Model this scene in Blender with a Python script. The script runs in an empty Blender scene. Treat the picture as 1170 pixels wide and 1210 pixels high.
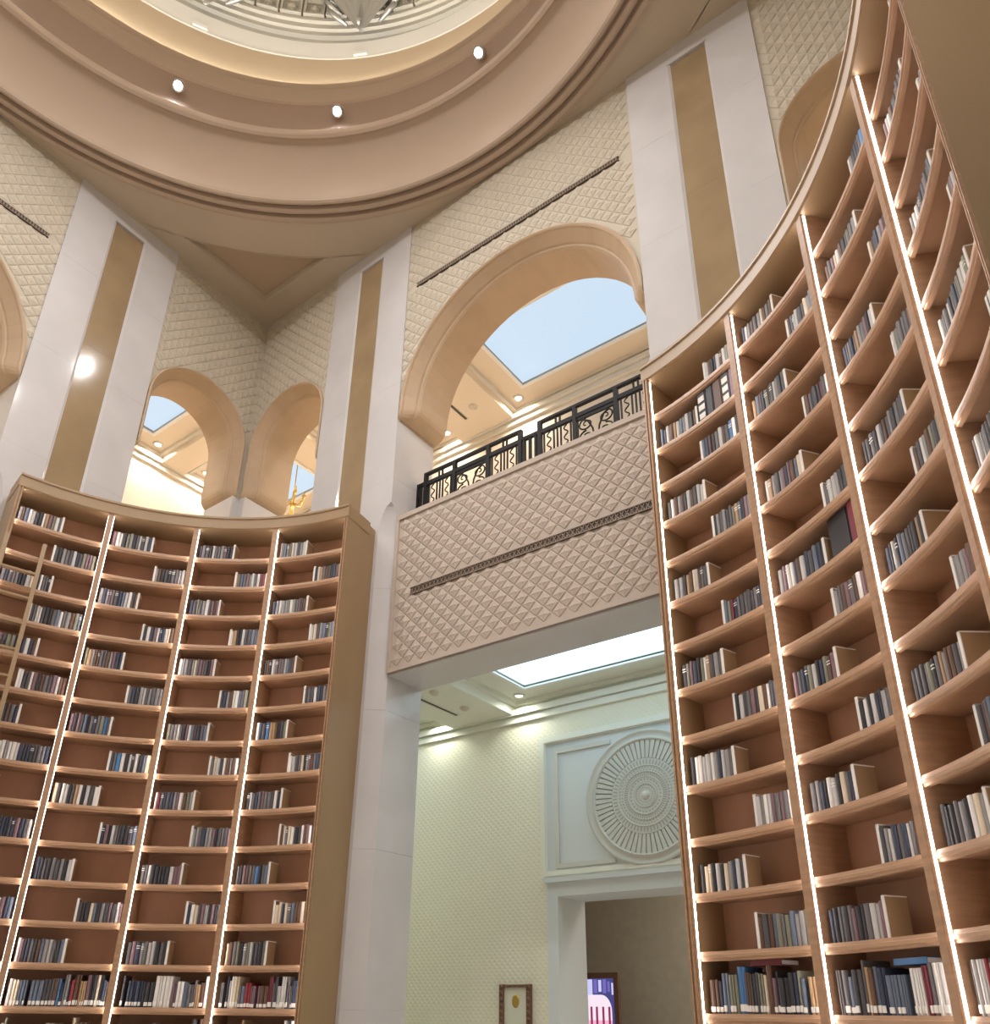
import bpy, bmesh, math, random
from mathutils import Matrix, Vector
random.seed(7)
PI = math.pi
sc = bpy.context.scene
COL = sc.collection
sin, cos, rad = math.sin, math.cos, math.radians

# ------------------------------------------------------------------ camera
CAM = Vector((-1.0758, -4.6053, 1.6))
YAW, PITCH, ROLL, FPX, PY = 0.634801536, 0.415431003, 0.0112632816, 958.274, 772.55
fw = Vector((cos(YAW)*cos(PITCH), sin(YAW)*cos(PITCH), sin(PITCH)))
r0 = fw.cross(Vector((0, 0, 1))).normalized()
u0 = r0.cross(fw)
rt = r0*cos(ROLL) + u0*sin(ROLL)
up = -r0*sin(ROLL) + u0*cos(ROLL)
cd = bpy.data.cameras.new('camera')
cam = bpy.data.objects.new('camera', cd)
COL.objects.link(cam)
cam.matrix_world = Matrix(((rt.x, up.x, -fw.x, CAM.x), (rt.y, up.y, -fw.y, CAM.y), (rt.z, up.z, -fw.z, CAM.z), (0, 0, 0, 1)))
cd.sensor_fit = 'HORIZONTAL'
cd.sensor_width = 36.0
cd.lens = FPX/1170*36
cd.shift_y = (PY-605)/1170
cd.clip_end = 200
sc.camera = cam


def project(p):
    v = Vector(p)-CAM
    z = v.dot(fw)
    if z < .05:
        return (-9999, -9999, z)
    return (585+FPX*v.dot(rt)/z, PY-FPX*v.dot(up)/z, z)


# ------------------------------------------------------------------ world, exposure, light levels
w = bpy.data.worlds.new('world')
sc.world = w
w.use_nodes = True
w.node_tree.nodes['Background'].inputs[0].default_value = (1, .9, .8, 1)
w.node_tree.nodes['Background'].inputs[1].default_value = .05
sc.view_settings.view_transform = 'Standard'
sc.view_settings.look = 'None'
sc.view_settings.exposure = 0.0
sc.view_settings.gamma = 1.0
sc.view_settings.use_curve_mapping = False
sc.cycles.max_bounces = 10
sc.cycles.diffuse_bounces = 6
sc.cycles.sample_clamp_indirect = 6

DOME_SPOT_W = 500.0       # each of the twelve ring spotlights
DOME_COL = (1.0, .97, .96)
COVE_STRENGTH = 55.0       # concealed warm strip in the drum
LED_STRENGTH = 22.0       # bookcase strips
LED_COL = (1.0, .88, .83)
UP_PANEL = 1.0           # luminous ceilings of the upper gallery
LOW_PANEL = 2.4
UP_DOWN_W = 150.0          # gallery downlights
LOW_DOWN_W = 50.0

# ------------------------------------------------------------------ materials
MATS = {}


def mat(name, col, rough=.6, spec=.4, metal=0., var=.0, vscale=6., bump=.0, bscale=60., stretch=None, coat=0.):
    m = bpy.data.materials.new(name)
    m.use_nodes = True
    nt = m.node_tree
    b = nt.nodes['Principled BSDF']
    b.inputs['Base Color'].default_value = (*col, 1)
    b.inputs['Roughness'].default_value = rough
    b.inputs['Specular IOR Level'].default_value = spec
    b.inputs['Metallic'].default_value = metal
    b.inputs['Coat Weight'].default_value = coat
    if var or bump:
        tc = nt.nodes.new('ShaderNodeTexCoord')
        mp = nt.nodes.new('ShaderNodeMapping')
        nt.links.new(tc.outputs['Object'], mp.inputs[0])
        if stretch:
            mp.inputs['Scale'].default_value = stretch
    if var:
        n = nt.nodes.new('ShaderNodeTexNoise')
        n.inputs['Scale'].default_value = vscale
        n.inputs['Detail'].default_value = 6
        nt.links.new(mp.outputs[0], n.inputs['Vector'])
        rp = nt.nodes.new('ShaderNodeValToRGB')
        rp.color_ramp.elements[0].position = .3
        rp.color_ramp.elements[1].position = .7
        rp.color_ramp.elements[0].color = (*[c*(1-var) for c in col], 1)
        rp.color_ramp.elements[1].color = (*[min(1, c*(1+var)) for c in col], 1)
        nt.links.new(n.outputs['Fac'], rp.inputs[0])
        nt.links.new(rp.outputs[0], b.inputs['Base Color'])
    if bump:
        n2 = nt.nodes.new('ShaderNodeTexNoise')
        n2.inputs['Scale'].default_value = bscale
        nt.links.new(mp.outputs[0], n2.inputs['Vector'])
        bp = nt.nodes.new('ShaderNodeBump')
        bp.inputs['Strength'].default_value = bump
        bp.inputs['Distance'].default_value = .02
        nt.links.new(n2.outputs['Fac'], bp.inputs['Height'])
        nt.links.new(bp.outputs[0], b.inputs['Normal'])
    MATS[name] = m
    return m


def emat(name, col, strength):
    m = bpy.data.materials.new(name)
    m.use_nodes = True
    nt = m.node_tree
    b = nt.nodes['Principled BSDF']
    b.inputs['Base Color'].default_value = (.02, .02, .02, 1)
    b.inputs['Emission Color'].default_value = (*col, 1)
    b.inputs['Emission Strength'].default_value = strength
    MATS[name] = m
    return m


mat('carved', (.55, .495, .405), .75, .2, bump=.15, bscale=90)
mat('carved_slab', (.52, .445, .385), .7, .25, bump=.15, bscale=90)
mat('marble', (.60, .585, .59), .08, .25, var=.05, vscale=1.6)
mat('tan_marble', (.33, .24, .14), .12, .25, var=.10, vscale=2.2)
mat('arch_stone', (.50, .375, .255), .5, .3, var=.05, vscale=3)
mat('ceil_tan', (.54, .46, .36), .6, .25, var=.03, vscale=1.5)
mat('ceil_recess', (.47, .36, .255), .6, .25)
mat('cove_brown', (.50, .395, .31), .65, .15)
mat('drum_brown', (.38, .28, .22), .65, .15)
mat('drum_cream', (.62, .50, .36), .5, .3)
mat('ring_white', (.90, .90, .88), .5, .3)
mat('dome_olive', (.52, .50, .45), .55, .3)
mat('coffer_olive', (.44, .42, .37), .6, .3)
mat('silver', (.62, .62, .62), .28, .5, metal=.85)
mat('wood', (.41, .25, .15), .38, .4, var=.14, vscale=5, stretch=(1, 1, 6))
mat('wood_back', (.46, .26, .16), .5, .3, var=.10, vscale=4, stretch=(1, 1, .4))
mat('wood_panel', (.34, .23, .125), .4, .4, var=.06, vscale=2, stretch=(1, 1, .3))
mat('gallery_wall', (.80, .72, .62), .6, .3)
mat('gallery_ceil', (.80, .70, .58), .6, .25)
mat('low_wall', (.82, .79, .66), .6, .3)
mat('low_ceil', (.82, .82, .74), .6, .25)
mat('white_frame', (.70, .74, .76), .45, .35)
mat('relief_white', (.66, .66, .61), .55, .3)
mat('relief_grey', (.42, .43, .41), .6, .3)
mat('recess_room', (.50, .46, .38), .7, .2, var=.06, vscale=8)
mat('iron', (.010, .009, .010), .6, .25)
mat('vent_dark', (.085, .066, .052), .6, .3)
mat('vent_bar', (.27, .205, .155), .5, .4)
mat('floor_stone', (.58, .53, .47), .25, .45, var=.06, vscale=1)
mat('frame_wood', (.19, .10, .065), .4, .5, var=.2, vscale=30)
mat('paper', (.74, .73, .62), .7, .2)
mat('gold', (.62, .43, .12), .35, .5, metal=.7)
mat('trim_white', (.75, .72, .66), .5, .3)
mat('panel_rim', (.88, .88, .86), .4, .3)
mat('plastic', (.70, .64, .55), .5, .3)
mat('label_white', (.80, .78, .74), .6, .3)
mat('lamp_metal', (.45, .40, .36), .4, .5, metal=.6)
emat('led', LED_COL, LED_STRENGTH)
emat('panel_up', (.58, .74, .90), UP_PANEL)
emat('panel_low', (.62, .84, .94), LOW_PANEL)
emat('lens_up', (1, .86, .66), 14)
emat('lens_low', (.9, 1, .85), 9)
emat('lens_dome', (.78, .86, 1), 45)
emat('dome_fill_glow', (1.0, .97, .92), 7)
emat('cove_glow', (1.0, .92, .78), COVE_STRENGTH)

# diamond relief wallpaper of the corridor (fine relief, far away)
nt = MATS['low_wall'].node_tree
tc = nt.nodes.new('ShaderNodeTexCoord')
waves = []
for ang in (45, -45):
    mp = nt.nodes.new('ShaderNodeMapping')
    mp.inputs['Rotation'].default_value = (rad(ang), 0, 0)
    nt.links.new(tc.outputs['Object'], mp.inputs[0])
    wv = nt.nodes.new('ShaderNodeTexWave')
    wv.bands_direction = 'Y'
    wv.inputs['Scale'].default_value = 5.0
    nt.links.new(mp.outputs[0], wv.inputs['Vector'])
    waves.append(wv)
mx = nt.nodes.new('ShaderNodeMath')
mx.operation = 'MAXIMUM'
nt.links.new(waves[0].outputs['Fac'], mx.inputs[0])
nt.links.new(waves[1].outputs['Fac'], mx.inputs[1])
bp = nt.nodes.new('ShaderNodeBump')
bp.inputs['Strength'].default_value = .2
bp.inputs['Distance'].default_value = .02
nt.links.new(mx.outputs[0], bp.inputs['Height'])
nt.links.new(bp.outputs[0], nt.nodes['Principled BSDF'].inputs['Normal'])


# ------------------------------------------------------------------ mesh helpers
class MB:
    def __init__(self, xf=None):
        self.v, self.f, self.mi = [], [], []
        self.xf = xf or (lambda a, b, c: (a, b, c))

    def add(self, vs, fs, mi=0):
        n = len(self.v)
        self.v += [self.xf(*p) for p in vs]
        self.f += [tuple(n+i for i in f) for f in fs]
        self.mi += [mi]*len(fs)
        return self

    def box(self, a0, a1, b0, b1, c0, c1, mi=0):
        vs = [(a, b, c) for c in (c0, c1) for b in (b0, b1) for a in (a0, a1)]
        return self.add(vs, [(0, 1, 3, 2), (4, 6, 7, 5), (0, 4, 5, 1), (2, 3, 7, 6), (0, 2, 6, 4), (1, 5, 7, 3)], mi)

    def prism(self, poly, c0, c1, mi=0, axis=2):
        """poly of 2-D points swept along one axis (2: z; 1: second coordinate)"""
        n = len(poly)
        if axis == 2:
            vs = [(p[0], p[1], c0) for p in poly]+[(p[0], p[1], c1) for p in poly]
        else:
            vs = [(p[0], c0, p[1]) for p in poly]+[(p[0], c1, p[1]) for p in poly]
        fs = [tuple(range(n))[::-1], tuple(range(n, 2*n))]+[(i, (i+1) % n, n+(i+1) % n, n+i) for i in range(n)]
        return self.add(vs, fs, mi)

    def loft(self, rings, closed=True, caps=True, mi=0):
        n = len(rings[0])
        vs = [p for r in rings for p in r]
        fs = []
        for k in range(len(rings)-1):
            for i in range(n if closed else n-1):
                j = (i+1) % n
                fs.append((k*n+i, k*n+j, (k+1)*n+j, (k+1)*n+i))
        if caps and closed:
            fs.append(tuple(range(n))[::-1])
            fs.append(tuple((len(rings)-1)*n+i for i in range(n)))
        return self.add(vs, fs, mi)

    def lathe(self, prof, n=96, a0=0., a1=2*PI, c=(0, 0), mi=0):
        full = abs(a1-a0-2*PI) < 1e-6
        m = n if full else n+1
        vs = []
        for k in range(m):
            a = a0+(a1-a0)*k/n
            vs += [(c[0]+r*cos(a), c[1]+r*sin(a), z) for r, z in prof]
        q = len(prof)
        fs = []
        for k in range(n):
            k2 = (k+1) % m
            for i in range(q-1):
                fs.append((k*q+i, k2*q+i, k2*q+i+1, k*q+i+1))
        return self.add(vs, fs, mi)

    def tube(self, pts, r, n=6, mi=0):
        pts = [Vector(p) for p in pts]
        rings = []
        prev = None
        for i, p in enumerate(pts):
            t = (pts[min(i+1, len(pts)-1)]-pts[max(i-1, 0)]).normalized()
            ref = prev if prev is not None else (Vector((0, 0, 1)) if abs(t.z) < .9 else Vector((1, 0, 0)))
            b = t.cross(ref)
            if b.length < 1e-5:
                b = t.cross(Vector((.3, .8, .5)))
            b.normalize()
            nn = b.cross(t).normalized()
            prev = nn
            rr = r[i] if isinstance(r, (list, tuple)) else r
            rings.append([tuple(p+(nn*cos(2*PI*k/n)+b*sin(2*PI*k/n))*rr) for k in range(n)])
        return self.loft(rings, True, True, mi)

    def mesh(self, name, mats, smooth=False, flip=False):
        me = bpy.data.meshes.new(name)
        me.from_pydata(self.v, [], self.f)
        for m in mats:
            me.materials.append(MATS[m])
        for p, i in zip(me.polygons, self.mi):
            p.material_index = i
        bm = bmesh.new()
        bm.from_mesh(me)
        bmesh.ops.recalc_face_normals(bm, faces=bm.faces)
        bm.to_mesh(me)
        bm.free()
        if smooth:
            for p in me.polygons:
                p.use_smooth = True
        return me

    def build(self, name, mats, parent=None, smooth=False, **tags):
        if isinstance(mats, str):
            mats = [mats]
        o = bpy.data.objects.new(name, self.mesh(name, mats, smooth))
        COL.objects.link(o)
        if parent:
            o.parent = parent
        for k, v in tags.items():
            o[k] = v
        return o


def empty(name, loc=(0, 0, 0), **tags):
    o = bpy.data.objects.new(name, None)
    COL.objects.link(o)
    o.location = loc
    o.empty_display_size = .1
    for k, v in tags.items():
        o[k] = v
    return o


def inst(name, me, parent=None, loc=(0, 0, 0), rotz=0., scale=(1, 1, 1), **tags):
    o = bpy.data.objects.new(name, me)
    COL.objects.link(o)
    o.location = loc
    o.rotation_euler = (0, 0, rotz)
    o.scale = scale
    if parent:
        o.parent = parent
    for k, v in tags.items():
        o[k] = v
    return o


def light(name, kind, loc, power, col, parent=None, **kw):
    l = bpy.data.lights.new(name, kind)
    l.energy = power
    l.color = col
    for k, v in kw.items():
        setattr(l, k, v)
    o = bpy.data.objects.new(name, l)
    COL.objects.link(o)
    o.location = loc
    if parent:
        o.parent = parent
    return o


# ------------------------------------------------------------------ dimensions (metres)
H = 5.424            # half width of the square hall
ZC = 13.02           # hall ceiling
TH = .75             # wall thickness
SLAB0, SLAB1, SLABD = 5.36, 7.60, .11
FAR = 3.2            # gallery depth behind the wall face
PIN, PI0, PI1, POUT = 1.90, 2.48, 3.01, 3.55   # pilaster: inner edge, inset strip, outer edge
RB, ZB, FOOTB = 1.885, 9.36, 9.16   # big arch
SS, RS, ZS, FOOTS = 4.455, .885, 10.20, 9.24  # small arches

SIDES = {
    'right': lambda s, d, z: (H+d, s, z),
    'left': lambda s, d, z: (s, H+d, z),
    'back': lambda s, d, z: (-H-d, s, z),
    'front': lambda s, d, z: (s, -H-d, z),
}

# ------------------------------------------------------------------ floor
MB().box(-9, 12, -9, 9, -.2, 0).build('floor', 'floor_stone', kind='structure', label='pale polished stone floor of the domed library hall')


def arch_path(sc_, r, zs, zf, n=28):
    p = [(sc_+r, zf)]
    for k in range(n+1):
        a = PI*k/n
        p.append((sc_+r*cos(a), zs+r*sin(a)))
    p.append((sc_-r, zf))
    return p


def arch_bottom(s):
    for c, r, zs, zf in ((0, RB, ZB, FOOTB), (SS, RS, ZS, FOOTS), (-SS, RS, ZS, FOOTS)):
        if abs(s-c) < r:
            return zs+math.sqrt(r*r-(s-c)**2)
    return None


def wall_strips(mb, s0, s1, zdef, ztop, d0=0., d1=TH, step=.06):
    """wall between s0 and s1, cut from below by the arches"""
    ss = [s0]
    brk = sorted([x for c, r in ((0, RB), (SS, RS), (-SS, RS)) for x in (c-r, c+r, c-r+.004, c+r-.004, c-r+.02, c+r-.02)])
    x = s0
    while x < s1-1e-6:
        x = min(x+step, s1)
        ss.append(x)
    ss = sorted(set(ss+[b for b in brk if s0 < b < s1]))
    for a, b in zip(ss[:-1], ss[1:]):
        m = arch_bottom((a+b)/2)
        if m is None:
            za = zb = zdef
        else:
            za = arch_bottom(a) or zdef
            zb = arch_bottom(b) or zdef
            if arch_bottom(a) is None:
                za = ZB if abs(a) < 2 else ZS
            if arch_bottom(b) is None:
                zb = ZB if abs(b) < 2 else ZS
        vs = [(a, d0, za), (b, d0, zb), (b, d0, ztop), (a, d0, ztop), (a, d1, za), (b, d1, zb), (b, d1, ztop), (a, d1, ztop)]
        mb.add(vs, [(0, 1, 2, 3), (7, 6, 5, 4), (0, 4, 5, 1)])


Q = .197


def motif_mesh():
    """one carved diamond: low four-sided pyramid with creased flanks"""
    b = MB()
    h = Q/2*.94
    cn = [(h, 0), (h/2, h/2), (0, h), (-h/2, h/2), (-h, 0), (-h/2, -h/2), (0, -h), (h/2, -h/2)]
    vs = [(x, 0, z) for x, z in cn]+[(x*.86, -.011, z*.86) for x, z in cn]+[(0, -.026, 0)]+[(x*.45, -.0145, z*.45) for i, (x, z) in enumerate(cn) if i % 2]
    fs = [(i, (i+1) % 8, 8+(i+1) % 8, 8+i) for i in range(8)]
    for i in range(4):
        p, m, q = 8+2*i, 8+2*i+1, 8+(2*i+2) % 8
        fs += [(p, m, 17+i), (m, q, 17+i), (p, 17+i, 16), (q, 16, 17+i)]
    b.add(vs, fs)
    return b


def ogive(z, z0=7.30, z1=7.80):
    if z <= z0:
        return 1.
    t = min(1, (z-z0)/(z1-z0))
    return max(.002, math.sqrt(max(0, 1-t**1.7)))


def build_side(side, detail=True):
    X = SIDES[side]
    wb = MB(X)
    # carved upper zones
    wall_strips(wb, -PIN, PIN, FOOTB, ZC+.3)
    for sg in (1, -1):
        a, b = sorted((sg*POUT, sg*H))
        wall_strips(wb, a, b, FOOTS, ZC+.3)
        # core of the pilasters and the wall behind the bookcase
        a, b = sorted((sg*(PIN+.25), sg*POUT))
        wb.box(a, b, .02, TH, 0, ZC+.3)
        a, b = sorted((sg*POUT, sg*H))
        wb.box(a, b, 0, TH, 0, 7.46)
    wall = wb.build('wall_'+side, 'carved', kind='structure', label='tall carved cream wall of the hall on the %s side, with round arches' % side)
    # marble pilaster bands in stacked slabs
    joints = [0, 1.6, 3.25, 4.9, 6.55, 8.2, 9.85, 11.5, ZC]
    for sg in (1, -1):
        for z0, z1 in zip(joints[:-1], joints[1:]):
            # inner band with chamfered corner
            zs = [z0+.001, z1-.001]
            if z0 < 7.8 < z1:
                zs = [z0+.001]+[7.30+.05*k for k in range(11)]+[z1-.001]
            if z0 < 7.3 < z1:
                zs = sorted(set(zs))
            rings = []
            for z in zs:
                f = ogive(z)
                rings.append([(sg*s, d, z) for s, d in ((PI0, -.03), (PIN+.21*f, -.03), (PIN, -.03+.15*f), (PIN, TH), (PI0, TH))])
            MB(X).loft(rings).build('marble_slab', 'marble', wall)
            a, b = sorted((sg*PI1, sg*POUT))
            MB(X).box(a, b, -.03, TH, z0+.001, z1-.001).build('marble_slab', 'marble', wall)
        a, b = sorted((sg*(PI0-.001), sg*(PI1+.001)))
        MB(X).box(a, b, -.03, .1, 12.74, ZC).build('marble_slab', 'marble', wall)
        jt = [0, 2.6, 5.2, 7.8, 10.3, 12.70]
        for z0, z1 in zip(jt[:-1], jt[1:]):
            MB(X).box(a+.035, b-.035, -.012, .05, z0+.001, z1-.001).build('inset_panel', 'tan_marble', wall)
        # bevelled edge of the inset
        for sa, sb in ((a, a+.035), (b-.035, b)):
            MB(X).prism([(sa, -.03 if sa == a else -.012), (sb, -.012 if sa == a else -.03), (sb, .02), (sa, .02)], 0, 12.74).build('inset_edge', 'marble', wall)
    # archivolts
    prof = [(0, -.03), (.03, -.045), (.05, -.03), (.06, .0), (.155, .13), (.165, .16), (.185, .17), (.205, .20), (.205, TH+.02), (0, TH+.02)]
    for c, r, zs, zf, k in ((0, RB, ZB, 9.40, 1.), (SS, RS, ZS, 9.45, .72), (-SS, RS, ZS, 9.45, .72)):
        rings = []
        FT = [(.215, -.05), (.205, .0), (.185, .30), (.15, .60), (.10, .84), (.05, .96), (.0, 1.)]
        for dz, f in FT:
            rings.append([(c+r-dr*k*f, d, zf-dz) for dr, d in prof])
        for q in range(29):
            a_ = PI*q/28
            ring = []
            for dr, d in prof:
                zz = zs+(r-dr*k)*sin(a_)
                ring.append((c+(r-dr*k)*cos(a_), d, max(zz, zf+.002)))
            rings.append(ring)
        for dz, f in FT[::-1]:
            rings.append([(c-(r-dr*k*f), d, zf-dz) for dr, d in prof])
        ao = MB(X).loft(rings).build('archivolt', 'arch_stone', wall)
        for p in ao.data.polygons:
            p.use_smooth = False
    # white jambs below the small arches
    for sg in (1, -1):
        a, b = sorted((sg*(SS+RS-.06), sg*H))
        MB(X).box(a, b, -.01, TH, 7.4, FOOTS).build('corner_post', 'marble', wall)
    # carved motifs
    if detail:
        me = motif_mesh()
        spots = []
        zrow = 9.25
        k = 0
        while zrow < ZC-.06:
            s = -H+.10+(Q/2 if k % 2 else 0)
            while s < H-.06:
                ok = not (PIN-.03 < abs(s) < POUT+.03)
                for c, r, zs in ((0, RB, ZB), (SS, RS, ZS), (-SS, RS, ZS)):
                    dz = max(0, zrow-zs)
                    if math.hypot(s-c, dz) < r+.035:
                        ok = False
                if abs(zrow-11.62) < .06 and abs(s) < 1.78:
                    ok = False
                if ok:
                    spots.append((s, zrow))
                s += Q
            zrow += Q/2
            k += 1
        def near(p):
            q = project(X(p[0], 0, p[1]))
            return q[2] if (-5 < q[0] < 1175 and -5 < q[1] < 1215) else 999+q[2]
        spots.sort(key=near)
        singles = spots[:300] if side == 'right' else spots[:200]
        mesh0 = MB(lambda a, b, c: tuple(Vector(X(a, b, c))-Vector(X(0, 0, 0)))).add(me.v, me.f).mesh('carved_tile', ['carved'])
        for s, z in singles:
            inst('carved_tile', mesh0, wall, X(s, 0, z))
        rest = MB(X)
        for s, z in spots[len(singles):]:
            rest.add([(s+p[0], p[1], z+p[2]) for p in me.v], me.f)
        rest.build('carved_relief', 'carved', wall, kind='stuff')
        # slot diffuser above the big arch
        v = empty('slot_diffuser', X(0, 0, 11.62), label='long thin dark air slot above the arch on the %s wall' % ('balcony' if side == 'right' else 'pilastered end'), category='air vent')
        vo = Vector(X(0, 0, 11.62))
        loc = lambda s, d, z: tuple(Vector(X(s, d, z+11.62))-vo)
        MB(loc).box(-1.70, 1.70, -.025, 0, -.034, .034).build('slot', 'vent_dark', v)
        for z in (-.032, .028):
            MB(loc).box(-1.71, 1.71, -.032, .0, z, z+.006).build('rim', 'vent_bar', v)
        for k in range(85):
            s = -1.68+k*.04
            MB(loc).box(s, s+.014, -.030, -.02, -.028, .028).build('louvre', 'vent_bar', v)
    return wall


wall_right = build_side('right')
wall_left = build_side('left')
for nm in ('back', 'front'):
    X = SIDES[nm]
    b = MB(X)
    b.box(-H-TH, H+TH, 0, TH, 5.36, ZC+.3)
    b.box(-H-TH, -1.9, 0, TH, 0, 5.36)
    b.box(1.9, H+TH, 0, TH, 0, 5.36)
    b.build('wall_'+nm, 'carved', kind='structure', label='plain carved cream hall wall behind the viewer, %s side' % nm)


# ------------------------------------------------------------------ parapet slabs (bridge between the pilasters)
def parapet(side, detail):
    X = SIDES[side]
    b = MB(X)
    S = PIN-.002
    b.box(-S, S, SLABD, TH-.02, SLAB0, SLAB1)
    p = wall = b.build('wall_parapet_'+side, 'carved_slab', kind='structure', label='carved diamond-studded parapet bridging the %s wall opening' % side)
    MB(X).box(-S, S, SLABD+.015, TH-.01, SLAB0-.02, SLAB0).build('soffit', 'marble', wall)
    for z0, z1 in ((SLAB0, SLAB0+.06), (SLAB1-.05, SLAB1+.02)):
        MB(X).box(-S, S, SLABD-.025, SLABD+.01, z0, z1).build('border', 'carved_slab', wall)
    for sg in (1, -1):
        a, c = sorted((sg*S, sg*(S-.05)))
        MB(X).box(a, c, SLABD-.025, SLABD+.01, SLAB0+.061, SLAB1-.051).build('border', 'carved_slab', wall)
    if not detail:
        return
    q = Q
    mm = motif_mesh()
    vs, fs = mm.v, mm.f
    spots = []
    qs = 2*(S-.05)/19
    nz = 22
    qz = (SLAB1-SLAB0-.11)/(nz/2)
    for k in range(nz-1):
        z = SLAB0+.06+qz/2*(k+1)
        for i in range(19 if k % 2 == 0 else 18):
            s = -S+.05+qs*(i+.5 if k % 2 == 0 else i+1)
            if not (abs(z-6.40) < .09 and -1.9 < s < 1.62):
                spots.append((s, z))
    spots.sort(key=lambda t: t[0])
    m0 = MB(lambda a, b_, c: tuple(Vector(X(a, b_, c))-Vector(X(0, 0, 0)))).add(vs, fs).mesh('diamond_stud', ['carved_slab'])
    for s, z in spots[:300]:
        inst('diamond_stud', m0, wall, X(s, SLABD, z))
    rest = MB(X)
    for s, z in spots[300:]:
        rest.add([(s+v[0], SLABD+v[1], z+v[2]) for v in vs], fs)
    rest.build('diamond_relief', 'carved_slab', wall, kind='stuff')
    # grille
    zc = 6.40
    g = empty('grille', X(0, SLABD, zc), label='long dark lattice air grille set in the diamond-studded parapet', category='air vent')
    go = Vector(X(0, SLABD, zc))
    L = lambda s, d, z_: tuple(Vector(X(s, SLABD+d, zc+z_))-go)
    s0, s1, hh = -1.84, 1.58, .05
    MB(L).box(s0, s1, -.012, 0, -hh, hh).build('slot', 'vent_dark', g)
    for a in (-hh, hh-.010):
        MB(L).box(s0, s1, -.028, .0, a, a+.010).build('rim', 'vent_bar', g)
    n = 57
    for k in range(n):
        c = s0+(s1-s0)*(k+.5)/n
        e = (s1-s0)/n/2
        b = MB(L)
        for sg in (1, -1):
            b.add([(c-sg*e-.006, -.022, -hh), (c-sg*e+.006, -.022, -hh), (c+sg*e+.006, -.022, hh), (c+sg*e-.006, -.022, hh),
                   (c-sg*e-.006, -.010, -hh), (c-sg*e+.006, -.010, -hh), (c+sg*e+.006, -.010, hh), (c+sg*e-.006, -.010, hh)],
                  [(0, 1, 2, 3), (4, 5, 6, 7), (0, 3, 7, 4), (1, 2, 6, 5)])
        b.build('lattice_bar', 'vent_bar', g)


parapet('right', True)
parapet('left', False)

# ------------------------------------------------------------------ hall ceiling with round opening and corner recesses
RO = 5.36
cb = MB()
N = 192
for k in range(N):
    ring = []
    for a in (2*PI*k/N, 2*PI*(k+1)/N):
        lim = min(6.07, (H+.02)/max(abs(cos(a)), abs(sin(a))))
        ring.append(((RO*cos(a), RO*sin(a)), (max(lim, RO)*cos(a), max(lim, RO)*sin(a))))
    (a0, a1), (b0, b1) = ring
    cb.add([(*a0, ZC), (*a1, ZC), (*b1, ZC), (*b0, ZC)], [(0, 1, 2, 3)])
e0 = math.sqrt(6.07**2-H*H)
e1 = math.sqrt(6.07**2-5.03**2)
for sx in (1, -1):
    for sy in (1, -1):
        P2 = [(e0, H), (H, H), (H, e0), (5.03, e1), (5.03, 5.03), (e1, 5.03)]
        cb.add([(sx*x, sy*y, ZC) for x, y in P2], [(0, 1, 4, 5), (1, 2, 3, 4)])
ceiling = cb.build('ceiling', 'ceil_tan', kind='structure', label='tan plaster hall ceiling around the round dome opening')
for sx in (1, -1):
    for sy in (1, -1):
        arc = []
        a_s, a_e = math.atan2(e1, 5.03), math.atan2(5.03, e1)
        for k in range(13):
            a = a_s+(a_e-a_s)*k/12
            arc.append((6.07*cos(a), 6.07*sin(a)))
        outl = [(5.03, 5.03)]+arc[::-1]
        cen = (sum(p[0] for p in outl)/len(outl), sum(p[1] for p in outl)/len(outl))
        def inset(f):
            return [(cen[0]+(p[0]-cen[0])*f, cen[1]+(p[1]-cen[1])*f) for p in outl]
        b = MB(lambda x, y, z: (sx*x, sy*y, z))
        b.loft([[(x, y, ZC) for x, y in inset(1.0)], [(x, y, ZC-.03) for x, y in inset(.99)], [(x, y, ZC-.03) for x, y in inset(.95)],
                [(x, y, ZC+.02) for x, y in inset(.93)], [(x, y, ZC+.10) for x, y in inset(.92)]], True, False)
        b.build('recess_moulding', 'ceil_tan', ceiling)
        b = MB(lambda x, y, z: (sx*x, sy*y, z))
        o_ = inset(.925)
        b.add([(x, y, ZC+.09) for x, y in o_], [tuple(range(len(o_)))])
        b.build('recess_panel', 'ceil_recess', ceiling)

# ------------------------------------------------------------------ drum and dome rings
def ringpart(name, prof, m, n=128, smooth=True, parent=ceiling):
    o = MB().lathe(prof, n).build(name, m, parent, smooth)
    mod = o.modifiers.new('split', 'EDGE_SPLIT')
    mod.split_angle = rad(35)
    return o


ringpart('ring_moulding', [(5.43, 13.03), (5.41, 12.97), (5.36, 12.95), (5.31, 12.965), (5.295, 13.06), (5.255, 13.06), (5.24, 12.97), (5.20, 12.955), (5.16, 12.97), (5.15, 13.06),
                           (5.11, 13.06), (5.10, 12.99), (5.06, 12.98), (5.03, 13.0), (5.02, 13.06)], 'cove_brown')
ringpart('cove', [(5.02, 13.05)]+[(4.70+.32*cos(PI/2*k/14), 13.06+.86*sin(PI/2*k/14)) for k in range(15)], 'cove_brown')
ringpart('lip_moulding', [(4.70, 13.92), (4.66, 13.90), (4.62, 13.93), (4.61, 13.98), (4.64, 14.02), (4.63, 14.06), (4.66, 14.10), (4.70, 14.12)], 'cove_brown')
ringpart('spot_band', [(4.70, 14.12), (4.735, 14.18), (4.76, 14.85)], 'drum_brown')
ringpart('step_moulding', [(4.76, 14.85), (4.73, 14.88), (4.73, 14.93), (4.78, 14.97), (4.82, 15.35), (4.80, 15.38), (4.80, 15.46), (4.84, 15.5)], 'cove_brown')
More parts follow.
